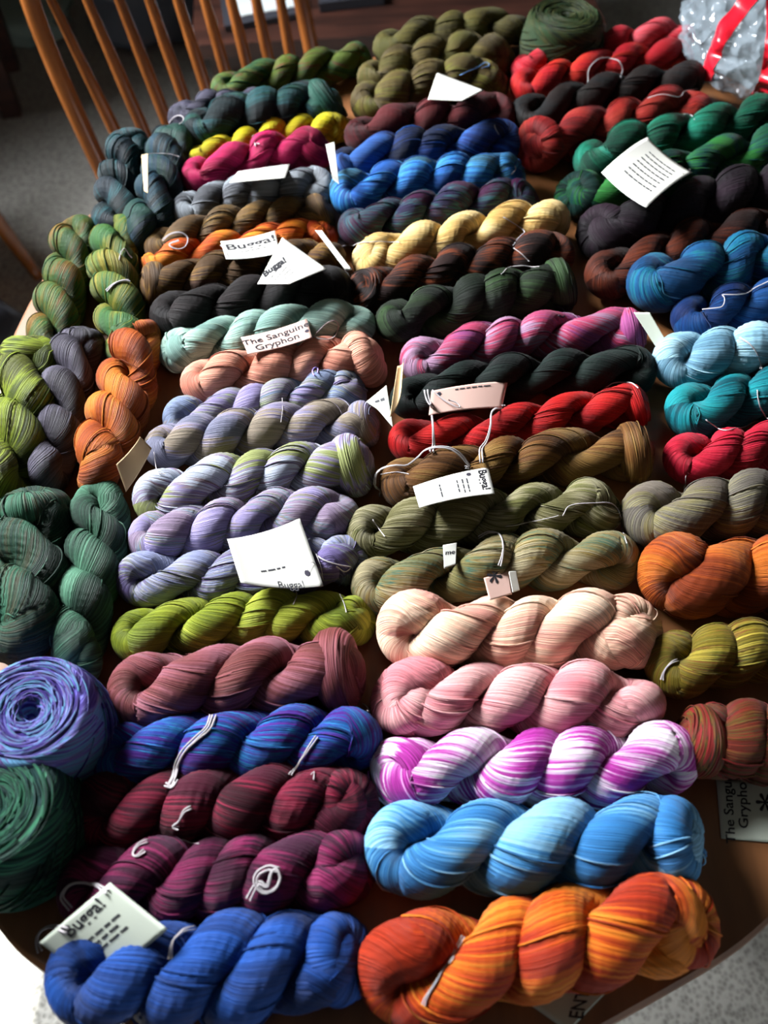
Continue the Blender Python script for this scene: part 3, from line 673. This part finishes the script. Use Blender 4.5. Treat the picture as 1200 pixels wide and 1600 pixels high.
def paper(label, quad, mat=None, z=None, curl=0.0, twist=0.0, texts=(), lines=(), hole=None, name='paper_tag', raise_=0.0006, ink=None, group='paper yarn tags', curlv=0.0):
    """quad: image corners top-left, top-right, bottom-right, bottom-left. z: four heights above the table, else laid on the yarn"""
    quad = np.array(quad, float)
    if z is None:
        H = []
        for u in np.linspace(.03, .97, 7):
            for v in np.linspace(.03, .97, 7):
                p = quad[0] * (1 - u) * (1 - v) + quad[1] * u * (1 - v) + quad[2] * u * v + quad[3] * (1 - u) * v
                H.append(hit(*p)[0])
        H = np.array(H); A = np.column_stack([np.ones(len(H)), H[:, :2]])
        c = np.linalg.lstsq(A, H[:, 2], rcond=None)[0]
        g = np.hypot(c[1], c[2])
        if g > .6: c[1:] *= .6 / g; c[0] = (H[:, 2] - H[:, :2] @ c[1:]).mean()
        c[0] += np.percentile(H[:, 2] - A @ c, 100) + raise_
        cor = []
        for x, y in quad:
            d = ray(x, y); k = (c[0] + c[1] * CAM[0] + c[2] * CAM[1] - CAM[2]) / (d[2] - c[1] * d[0] - c[2] * d[1]); cor.append(CAM + d * k)
        cor = np.array(cor)
    else:
        cor = np.array([un(x, y, h) for (x, y), h in zip(quad, z)])
    nrm = np.cross(cor[1] - cor[0], cor[0] - cor[3]); nrm /= np.linalg.norm(nrm)
    if nrm[2] < 0: nrm = -nrm
    lu = np.linalg.norm(cor[1] - cor[0]); lv = np.linalg.norm(cor[3] - cor[0])
    def surf(u, v, off=0.0):
        u = np.asarray(u, float)[:, None]; v = np.asarray(v, float)[:, None]
        P = cor[0] * (1 - u) * (1 - v) + cor[1] * u * (1 - v) + cor[2] * u * v + cor[3] * (1 - u) * v
        return P + nrm * (curl * (2 * u - 1) ** 2 + curlv * (2 * v - 1) ** 2 + twist * np.sin(PI * u) * v + off)
    cen = cor.mean(0)
    root = empty(name, cen); tag(root, label, 'tag', group)
    n = 17; g = np.linspace(0, 1, n); uu, vv = [a.ravel() for a in np.meshgrid(g, g, indexing='ij')]
    top = surf(uu, vv, .0002); bot = surf(uu, vv, -.0002)
    Q = gridfaces(n, n); k = n * n
    idx = np.arange(k).reshape(n, n)
    rim = np.concatenate([idx[0, :], idx[1:, -1], idx[-1, -2::-1], idx[-2:0:-1, 0]])
    rn = np.roll(rim, -1)
    Qs = np.vstack([Q, Q[:, ::-1] + k, np.stack([rim, rn, rn + k, rim + k], 1)])
    V = np.vstack([top, bot])
    obj('card', mesh_np('card', V - cen, Qs, None, smooth=True), mat or M_PAPER, root)
    TAGV.append(BVHTree.FromPolygons(V.tolist(), Qs.tolist()))
    for body, u0, v0, size, rot, bold in texts:
        TV, TT = text_mesh(body, bold)
        r = math.radians(rot); x = (TV[:, 0] * math.cos(r) - TV[:, 1] * math.sin(r)) * size; y = (TV[:, 0] * math.sin(r) + TV[:, 1] * math.cos(r)) * size
        P = surf(u0 + x / lu, v0 - y / lv, .0005)
        obj('lettering', mesh_np('lettering', P - cen, None, None, TT, False), ink or M_INK, root)
    if lines:
        parts = []
        rg = random.Random(len(label))
        for u0, v0, u1, v1, w in lines:
            du, dv = u1 - u0, v1 - v0
            L = math.hypot(du * lu, dv * lv); pu, pv = -dv * lv / L, du * lu / L
            t = 0.0
            while t < L - .002:
                step = rg.uniform(.003, .008); t1 = min(L, t + step)
                a, b = t / L, t1 / L
                P = surf(*zip(*[(u0 + du * q + pu * sgn * w / 2 / lu, v0 + dv * q + pv * sgn * w / 2 / lv) for q, sgn in ((a, -1), (b, -1), (b, 1), (a, 1))]), .0005)
                parts.append((P - cen, np.array([[0, 1, 2, 3]]), np.zeros((4, 2)))); t = t1 + .0013
        V, Q, U = join(parts); obj('small_print', mesh_np('small_print', V, Q, None, smooth=False), M_INKG, root)
    if hole:
        a = np.linspace(0, 2 * PI, 17)[:-1]; rr = .0022
        P = surf(hole[0] + np.cos(a) * rr / lu, hole[1] + np.sin(a) * rr / lv, .0006)
        V = np.vstack([P, P.mean(0)[None]]) - cen; T = np.array([(i, (i + 1) % 16, 16) for i in range(16)])
        obj('punched_hole', mesh_np('punched_hole', V, None, None, T, False), M_HOLE, root)
    return root

GR = 'The Sanguine'; GR2 = 'Gryphon'
# blank white tag in the lavender skeins
t_blank = paper('large blank white tag with a punched hole, lying on the lavender skeins', [(355,848),(468,815),(505,921),(376,916)], curl=.004, hole=(.86,.80),
                texts=[('Bugga!', .62, .96, .008, 0, .0)], lines=[(.3,.72,.62,.66,.0012)], ink=M_INKG)
tie(t_blank, [(497,868),(503,885),(505,905),(500,893),(488,880),(480,895)], .0005, lift=.002)
tie('lav_e', [(488,862),(505,874),(530,882),(548,884),(538,893),(525,885)], .0009, lift=.001)
t_big = paper('large tilted white tag with rows of print, lying on the green skeins', [(940,268),(1012,213),(1082,268),(1010,323)], curl=-.004, curlv=.003, raise_=.007,
              lines=[(.25+.09*i,.25,.25+.09*i,.85,.0024) for i in range(7)])
tie(t_big, [(1062,282),(1070,268),(1080,262),(1074,275),(1066,272)], .0005, lift=.001)
paper('small white tag standing between the olive skeins and the maroon one', [(683,113),(757,141),(722,158),(668,156)], lines=[(.35,.3,.75,.35,.0015),(.3,.5,.7,.55,.0015)])
paper('narrow white tag lying between the crimson and the slate grey skeins', [(372,268),(453,256),(446,278),(358,286)], lines=[(.2,.5,.8,.5,.0012)])
paper('curled white tag on edge at the end of the crimson skein', [(509,226),(522,222),(530,288),(520,280)], mat=M_PAPER, z=[.05,.052,.068,.070])
paper('printed white tag lying on the flame orange skein', [(345,380),(430,363),(438,398),(354,408)], texts=[('Bugga!', .52, .36, .021, 4, .02)], lines=[(.3,.66,.85,.62,.0013)], curl=.002)
paper('printed white tag leaning on the black-brown skein beside the flame orange one', [(441,371),(510,420),(452,444),(402,444)],
      texts=[('Bugga!', .19, .60, .021, 62, .04)], lines=[(.30,.85,.30,.35,.0012),(.45,.9,.45,.5,.0012),(.56,.9,.56,.5,.0012),(.67,.9,.67,.55,.0012)])
paper('white tag curled on edge between the black-brown and the cream skeins', [(497,360),(507,360),(553,420),(545,423)], z=[.066,.070,.060,.056], curl=.004)
tie('cream', [(534,386),(560,381),(590,378),(625,380)], .0008, lift=.001)
t_mint = paper('cream tag printed in two lines of uncial lettering, lying on the mint green skein', [(377,530),(480,501),(488,530),(388,556)], mat=M_PAPER_P, curl=.002,
      texts=[(GR, .50, .34, .0125, 3, .015), (GR2, .48, .74, .0125, 3, .015)], hole=(.95,.62))
tie('mint', [(488,528),(505,508),(523,500),(530,516),(520,530),(500,532),(489,527)], .0008, lift=.001)
paper('pinkish tag lying across the blackish green and the scarlet skeins', [(675,608),(795,593),(786,634),(671,646)], mat=M_PAPER_P, texts=[], lines=[(.3,.14,.8,.14,.0013)], hole=(.1,.2), curl=-.003)
t_hang = paper('white punched tag on long white strings, lying on the golden brown skein', [(645,757),(763,727),(773,768),(655,790)],
      texts=[('Bugga!', .90, .46, .011, -90, .02)], lines=[(.32,.3,.32,.85,.0012),(.55,.3,.55,.85,.0012),(.62,.3,.62,.85,.0012),(.68,.3,.68,.85,.0012)], hole=(.72,.16), curl=-.002)
tie(t_hang, [(732,734),(716,718),(695,711),(668,716),(630,736),(600,742),(594,757),(596,780)], .0011, lift=.004, arch=.006, strands=2)
tie('red', [(668,612),(672,640),(676,662),(676,690),(677,712)], .0013, lift=.003, arch=.006, strands=2)
tie('red', [(675,612),(690,625),(705,634),(718,640),(712,632),(700,628)], .0010, lift=.002)
tie('brown', [(753,726),(754,700),(764,675),(768,655),(778,645),(784,636)], .0011, lift=.003, arch=.004, strands=2)
paper('pale grey tag wedged between the lavender and the scarlet skeins', [(572,628),(604,602),(614,668),(590,640)], mat=M_PAPER_G, z=[.05,.058,.056,.05], lines=[(.3,.3,.8,.3,.0012)])
paper('tan tag folded on edge at the end of the raspberry pink skein', [(624,575),(634,562),(630,612),(612,655)], mat=M_PAPER_T, z=[.062,.066,.060,.056], curl=.003)
paper('tiny white tag between the two khaki skeins', [(692,852),(714,848),(712,882),(694,888)], texts=[('me', .5, .4, .010, -8, .01)])
paper('pinkish tag printed with a small star, tucked between the khaki and the pale peach skeins', [(756,903),(795,893),(800,928),(765,938)], mat=M_PAPER_P, texts=[('*', .45, .35, .04, 10, .01)])
paper('narrow white paper strip beside the star tag', [(795,893),(806,892),(812,922),(801,926)], mat=M_PAPER)
t_royal = paper('grey-white printed tag lying half under the royal blue skein', [(62,1472),(172,1379),(262,1452),(150,1545)], mat=M_PAPER_G, z=[.046,.064,.066,.030],
      texts=[('Bugga!', .52, .14, .0115, 2, .02)], lines=[(.35,.42,.8,.42,.0015),(.35,.52,.7,.52,.0015),(.35,.62,.75,.62,.0015)])
tie(t_royal, [(110,1452),(90,1448),(68,1455),(60,1470),(66,1488)], .0012, lift=.003, strands=2)
paper('grey-white lettered tag lying flat on bare wood beyond the end of the magenta skein', [(1119,1218),(1230,1222),(1228,1318),(1127,1310)], mat=M_PAPER_G, z=[.0012,.0012,.0012,.0012],
      texts=[(GR, .15, .40, .0105, 90, .015), (GR2, .36, .36, .0105, 90, .015), ('*', .80, .36, .03, 90, .01)])
paper('white tag sticking out from under the bright orange skein', [(828,1570),(950,1500),(985,1512),(888,1612)], mat=M_PAPER_G, z=[.001,.001,.001,.001], texts=[('ENT', .33, .72, .012, 30, .02)])
paper('dull green-grey tag wedged beside the deep blue skein', [(990,488),(1015,488),(1048,545),(1030,550)], mat=M_PAPER_G, z=[.05,.052,.035,.03])
paper('curled tan tag standing at the end of the lavender skeins', [(185,725),(222,682),(240,700),(200,768)], mat=M_PAPER_T, z=[.045,.060,.05,.03], curl=.006)
paper('thin tan and white tag on edge in the tie of the dark teal skein', [(221,242),(231,240),(231,302),(225,298)], mat=M_PAPER_T, z=[.062,.064,.064,.062])

# ------------------------------------------------------------------ cotton ties and loose loops
tie('dteal_b', [(222,244),(240,241),(262,240),(280,246)], .0006)
tie('bluepurple', [(334,1120),(326,1140),(305,1158),(285,1180),(272,1212),(262,1232)], .0011, strands=3)
tie('bluepurple', [(258,1226),(272,1232),(276,1222)], .0010, strands=2)
tie('bluepurple', [(497,1152),(478,1178),(466,1195),(452,1212)], .0009, strands=2)
tie('royal', [(304,1453),(284,1458),(268,1473),(265,1498)], .0009, strands=2)
tie('plum_low', [(436,1362),(415,1360),(402,1374),(412,1392),(430,1386),(438,1368),(425,1362),(418,1385),(406,1378),(392,1402)], .0012, lift=.002, strands=2)
tie('plum_low', [(112,1420),(98,1402),(108,1384),(128,1378),(150,1382),(170,1392)], .0010, strands=2)
tie('plum_low', [(232,1317),(218,1322),(208,1336),(214,1340),(226,1330)], .0009, strands=2)
tie('plum_up', [(299,1262),(288,1268),(282,1282),(270,1290),(280,1292)], .0009, strands=2)
tie('plum_up', [(282,1310),(295,1318),(312,1320)], .0006)
tie('plum_up', [(485,1212),(492,1205),(490,1220)], .0006)
tie('orange', [(722,1464),(714,1478),(700,1502),(686,1530),(668,1556),(662,1570)], .0008, strands=2)
tie('orange', [(700,1496),(708,1490),(712,1500),(704,1508),(698,1500)], .0008)
tie('pink', [(566,1100),(576,1104),(582,1112),(572,1112)], .0008)
tie('olive', [(462,921),(466,932),(458,946)], .0006)
tie('olive', [(530,930),(538,940),(541,958)], .0006)
tie('khaki_b', [(748,838),(762,830),(778,832),(785,850),(783,870),(779,884)], .0009, strands=2)
tie('khaki_a', [(790,822),(830,815),(872,806)], .0006)
tie('khaki_a', [(878,806),(890,790),(920,785),(952,785),(966,800),(972,828),(978,850)], .0008)
tie('khaki_a', [(582,812),(592,824),(602,838)], .0007)
tie('red', [(940,610),(950,600),(965,597),(985,598),(996,608)], .0009)
tie('brown', [(596,742),(620,738),(640,742)], .0006)
tie('cream', [(786,340),(800,348),(822,362),(812,372),(800,384)], .0008)
tie('rust', [(803,388),(815,396),(826,408)], .0006)
tie('rust', [(782,430),(795,418),(815,414),(842,418)], .0009)
tie('forest', [(868,480),(873,476),(882,480),(884,492),(878,499),(871,494)], .0014, mat=M_STRING_K, lift=.001)
tie('ice', [(1156,528),(1172,538),(1184,556),(1190,578)], .0007, strands=2)
tie('teal', [(1184,610),(1186,628),(1192,645),(1202,656)], .0009)
tie('teal', [(1102,656),(1118,666),(1132,674),(1155,668),(1185,656)], .0008)
tie('peacock', [(1098,487),(1115,484),(1128,480),(1132,468),(1128,462),(1150,462),(1175,454),(1202,442)], .0008, lift=.002)
tie('yellow', [(394,212),(398,222),(402,232),(398,224),(406,226)], .0010)
tie('coral_b', [(918,132),(917,112),(928,96),(948,90),(966,95),(972,110),(967,122)], .0009, lift=.002)
tie('brick', [(1012,155),(1035,148),(1060,152),(1068,142),(1090,137)], .0008)
tie('emerald_a', [(1068,180),(1078,178),(1086,188)], .0008)
tie('bronze', [(256,377),(268,366),(284,364),(293,374),(288,388),(274,390),(264,384),(280,378)], .0008, lift=.002, strands=2)
tie('flame', [(344,383),(352,392),(356,402)], .0006)
tie('olive_c', [(718,118),(732,110),(748,106),(756,98),(765,100),(764,106),(752,106)], .0010, mat=M_STRING_B)
tie('lav_a', [(492,590),(485,580),(488,572),(496,574),(497,586)], .0010, mat=M_STRING_P, lift=.002)
tie('lav_a', [(440,622),(442,640),(438,660)], .0005)
tie('lav_c', [(242,706),(245,725),(247,740),(258,742)], .0006)
tie('greykhaki', [(1072,742),(1070,756),(1068,768)], .0007)
tie('goldolive', [(1060,1034),(1048,1036),(1038,1048),(1035,1062)], .0008, strands=2)
tie('moss_b', [(186,408),(188,392),(196,388),(200,398),(205,404)], .0008)
tie('moss_b', [(168,455),(176,446),(190,440),(200,440)], .0012, strands=2)
tie('copper', [(190,560),(212,572),(235,590),(252,612)], .0008, mat=SKEINS['copper']['mat'], name='loose_yarn')
tie('navy', [(772,196),(774,202),(778,210)], .0007)
tie('bright', [(804,258),(806,266),(798,272)], .0007)
tie('purplegrey', [(265,192),(272,182),(284,180),(290,188),(280,196)], .0008)

# ------------------------------------------------------------------ clear bag with red stripes at the far corner of the table
def make_bag():
    c = un(1176, 46, .05); c[2] = TABLE + .001
    root = empty('plastic_bag', c); tag(root, 'crumpled clear plastic bag with red stripes at the far corner of the table', 'bag')
    m, nt, b = newmat('clear_plastic'); b.inputs['Base Color'].default_value = (.36, .44, .50, 1); b.inputs['Alpha'].default_value = .3
    b.inputs['Roughness'].default_value = .12; b.inputs['Specular IOR Level'].default_value = 1.0
    nz = N(nt, 'ShaderNodeTexVoronoi', Scale=45.0); tc = N(nt, 'ShaderNodeTexCoord'); nt.links.new(tc.outputs['Object'], nz.inputs['Vector'])
    bp = N(nt, 'ShaderNodeBump', Strength=1.0, Distance=.012); nt.links.new(nz.outputs['Distance'], bp.inputs['Height']); nt.links.new(bp.outputs[0], b.inputs['Normal'])
    red = simple('red_plastic', '#c01828', .25, .5)
    rng = np.random.RandomState(4)
    n1, n2 = 70, 46
    a = np.linspace(0, 2 * PI, n1 + 1)[:-1]; q = np.linspace(-PI / 2, PI / 2, n2)
    K = rng.normal(size=(14, 3)); K *= (rng.uniform(4, 13, 14) / np.linalg.norm(K, axis=1))[:, None]; Fz = rng.uniform(0, 6, 14)
    def S(aa, qq, k=1.0):
        X = np.cos(qq) * np.cos(aa); Y = np.cos(qq) * np.sin(aa); Z = np.sin(qq)
        D = np.stack([X, Y, Z], -1); r = 1 + .05 * np.abs(np.sin(D @ K.T + Fz)).sum(-1) - .3
        return np.stack([X * .078 * r * k, Y * .115 * r * k, .052 + Z * .050 * r * k], -1)
    A, Qa = np.meshgrid(a, q, indexing='ij'); V = S(A, Qa).reshape(-1, 3); V[:, 2] = np.maximum(V[:, 2], .001)
    i = np.arange(n1)[:, None]; j = np.arange(n2 - 1)[None, :]
    Q = np.stack([(i * n2 + j).ravel(), (((i + 1) % n1) * n2 + j).ravel(), (((i + 1) % n1) * n2 + j + 1).ravel(), (i * n2 + j + 1).ravel()], 1)
    obj('film', mesh_np('film', V, Q, None), m, root)
    for a0 in (-2.5, -1.75, -1.0):
        uu = np.linspace(-.5, 1.5, 40); wv = np.linspace(-.10, .10, 5)
        A, B = np.meshgrid(uu, wv, indexing='ij'); V = S(a0 + B / np.maximum(np.cos(A * .95), .25), A * .95, 1.02).reshape(-1, 3); V[:, 2] = np.maximum(V[:, 2], .001)
        obj('red_stripe', mesh_np('red_stripe', V, gridfaces(40, 5), None), red, root)
make_bag()

# ------------------------------------------------------------------ things on the floor beyond the table
def soft_box(w, d, h, e=.45, n1=40, n2=22, seed=0, crumple=.02):
    rng = np.random.RandomState(seed); a = np.linspace(0, 2 * PI, n1 + 1)[:-1]; q = np.linspace(-PI / 2, PI / 2, n2)
    A, Qa = np.meshgrid(a, q, indexing='ij'); f = lambda c: np.sign(c) * np.abs(c) ** e
    X = f(np.cos(Qa)) * f(np.cos(A)); Y = f(np.cos(Qa)) * f(np.sin(A)); Z = f(np.sin(Qa))
    V = np.stack([X * w / 2, Y * d / 2, h / 2 + Z * h / 2], -1)
    V += crumple * np.stack([np.sin(9 * Y + 4 * Z + 1), np.sin(8 * X + 5 * Z), 0 * Z], -1) * np.cos(Qa)[..., None]
    V = V.reshape(-1, 3); V[:, 2] = np.maximum(V[:, 2], 0.0005)
    i = np.arange(n1)[:, None]; j = np.arange(n2 - 1)[None, :]
    Q = np.stack([(i * n2 + j).ravel(), (((i + 1) % n1) * n2 + j).ravel(), (((i + 1) % n1) * n2 + j + 1).ravel(), (i * n2 + j + 1).ravel()], 1)
    return V, Q
def floor_bag(label, loc, dims, col, handle=True, rot=0.0, seed=1):
    r = empty('bag', loc); r.rotation_euler = (0, 0, rot); tag(r, label, 'bag')
    m = simple('bag_cloth', col, .8)
    V, Q = soft_box(*dims, seed=seed); obj('body', mesh_np('body', V, Q, None), m, r)
    for sx in (-1, 1):
        P = catmull([(-dims[0] * .2, sx * dims[1] * .2, dims[2] * .97), (-dims[0] * .12, sx * dims[1] * .3, dims[2] * 1.2), (dims[0] * .12, sx * dims[1] * .3, dims[2] * 1.2), (dims[0] * .2, sx * dims[1] * .2, dims[2] * .97)], 20)
        V, Q, U = tube(P, .008, 8); obj('handle', clean('handle', V, Q, U), m, r)
floor_bag('dark navy cloth bag on the carpet at the rim beside the lime green skein', (-.84, 1.20, 0), (.26, .22, .28), '#14161e', seed=2)
floor_bag('blue-grey cloth bag on the carpet behind the spindles of the far chair', (-.70, 2.72, 0), (.34, .20, .18), '#6c7480', rot=.3, seed=3)

r = empty('wooden_chest', (.0, 2.30, 0)); r.rotation_euler = (0, 0, .10); tag(r, 'low dark red-brown wooden chest behind the far chair', 'chest')
V, Q, U = box(-.42, .42, -.36, .36, .04, .38); obj('body', clean('body', V, Q, U, False), M_DARK, r)
V, Q, U = box(-.45, .45, -.39, .39, .38, .41); obj('lid', clean('lid', V, Q, U, False), M_DARK, r)
for sx in (-1, 1):
    V, Q, U = box(sx * .205 - .18, sx * .205 + .18, -.372, -.36, .09, .33); obj('front_panel', clean('front_panel', V, Q, U, False), M_DARK, r)
    for sy in (-1, 1):
        V, Q, U = tube([(sx * .36, sy * .30, .04), (sx * .36, sy * .30, 0)], [.03, .022], 12); obj('foot', clean('foot', V, Q, U), M_DARK, r)
V, Q, U = tube([(-.04, -.375, .22), (-.03, -.395, .22), (.03, -.395, .22), (.04, -.375, .22)], .005, 8); obj('handle', clean('handle', V, Q, U), simple('dull_metal', '#8a8378', .4, .5, 1.0), r)

def flat_item(name, label, cat, quad, z, th, mat, border=None, bw=.08):
    cor = np.array([un(x, y, z - TABLE) for x, y in quad]); c = cor.mean(0); c[2] = z
    r = empty(name, c); tag(r, label, cat)
    def slab(cn, z0, z1, nm, mt):
        V = np.vstack([cn + [0, 0, z1 - z], cn + [0, 0, z0 - z]]); Q = np.array([(0, 3, 2, 1), (4, 5, 6, 7), (0, 1, 5, 4), (1, 2, 6, 5), (2, 3, 7, 6), (3, 0, 4, 7)])
        obj(nm, mesh_np(nm, V, Q, None, smooth=False), mt, r)
    cn = cor - c
    if border:
        slab(cn * 1.0, z, z + th, 'frame', border); slab(cn * (1 - bw * 2), z + th, z + th + .002, 'sheet', mat)
    else: slab(cn, z, z + th, 'sheet', mat)
M_SHEET = simple('pale_sheet', '#dfe8ea', .6); M_FRAME = simple('dark_frame', '#3a3c44', .5)
flat_item('tray', 'white sheet in a dark tray on the wooden chest, seen through the chair spindles', 'tray', [(335,-60),(470,-78),(478,28),(352,50)], .411, .012, M_SHEET, M_FRAME, .09)
flat_item('book', 'pale-covered book in a dark binding on the right end of the wooden chest', 'book', [(490,-80),(592,-90),(600,8),(500,20)], .411, .02, M_SHEET, M_FRAME, .10)

# dark bench at the far left with a folded pale green cloth
r = empty('bench', (-1.30, 2.35, 0)); r.rotation_euler = (0, 0, .25); tag(r, 'dark brown wooden bench beyond the far chair, at the edge of view', 'bench')
V, Q, U = box(-.28, .28, -.16, .16, .40, .44); obj('seat', clean('seat', V, Q, U, False), M_DARK, r)
for sx in (-1, 1):
    for sy in (-1, 1):
        V, Q, U = box(sx * .24 - .025, sx * .24 + .025, sy * .12 - .025, sy * .12 + .025, 0, .40); obj('leg', clean('leg', V, Q, U, False), M_DARK, r)
V, Q = soft_box(.34, .24, .08, seed=5); c = obj('folded_cloth', mesh_np('folded_cloth', V, Q, None), simple('pale_green_cloth', '#8fa39a', .9), None, (-1.14, 2.74, 0))
tag(c, 'pale green folded cloth on the carpet behind the dark bench', 'cloth')
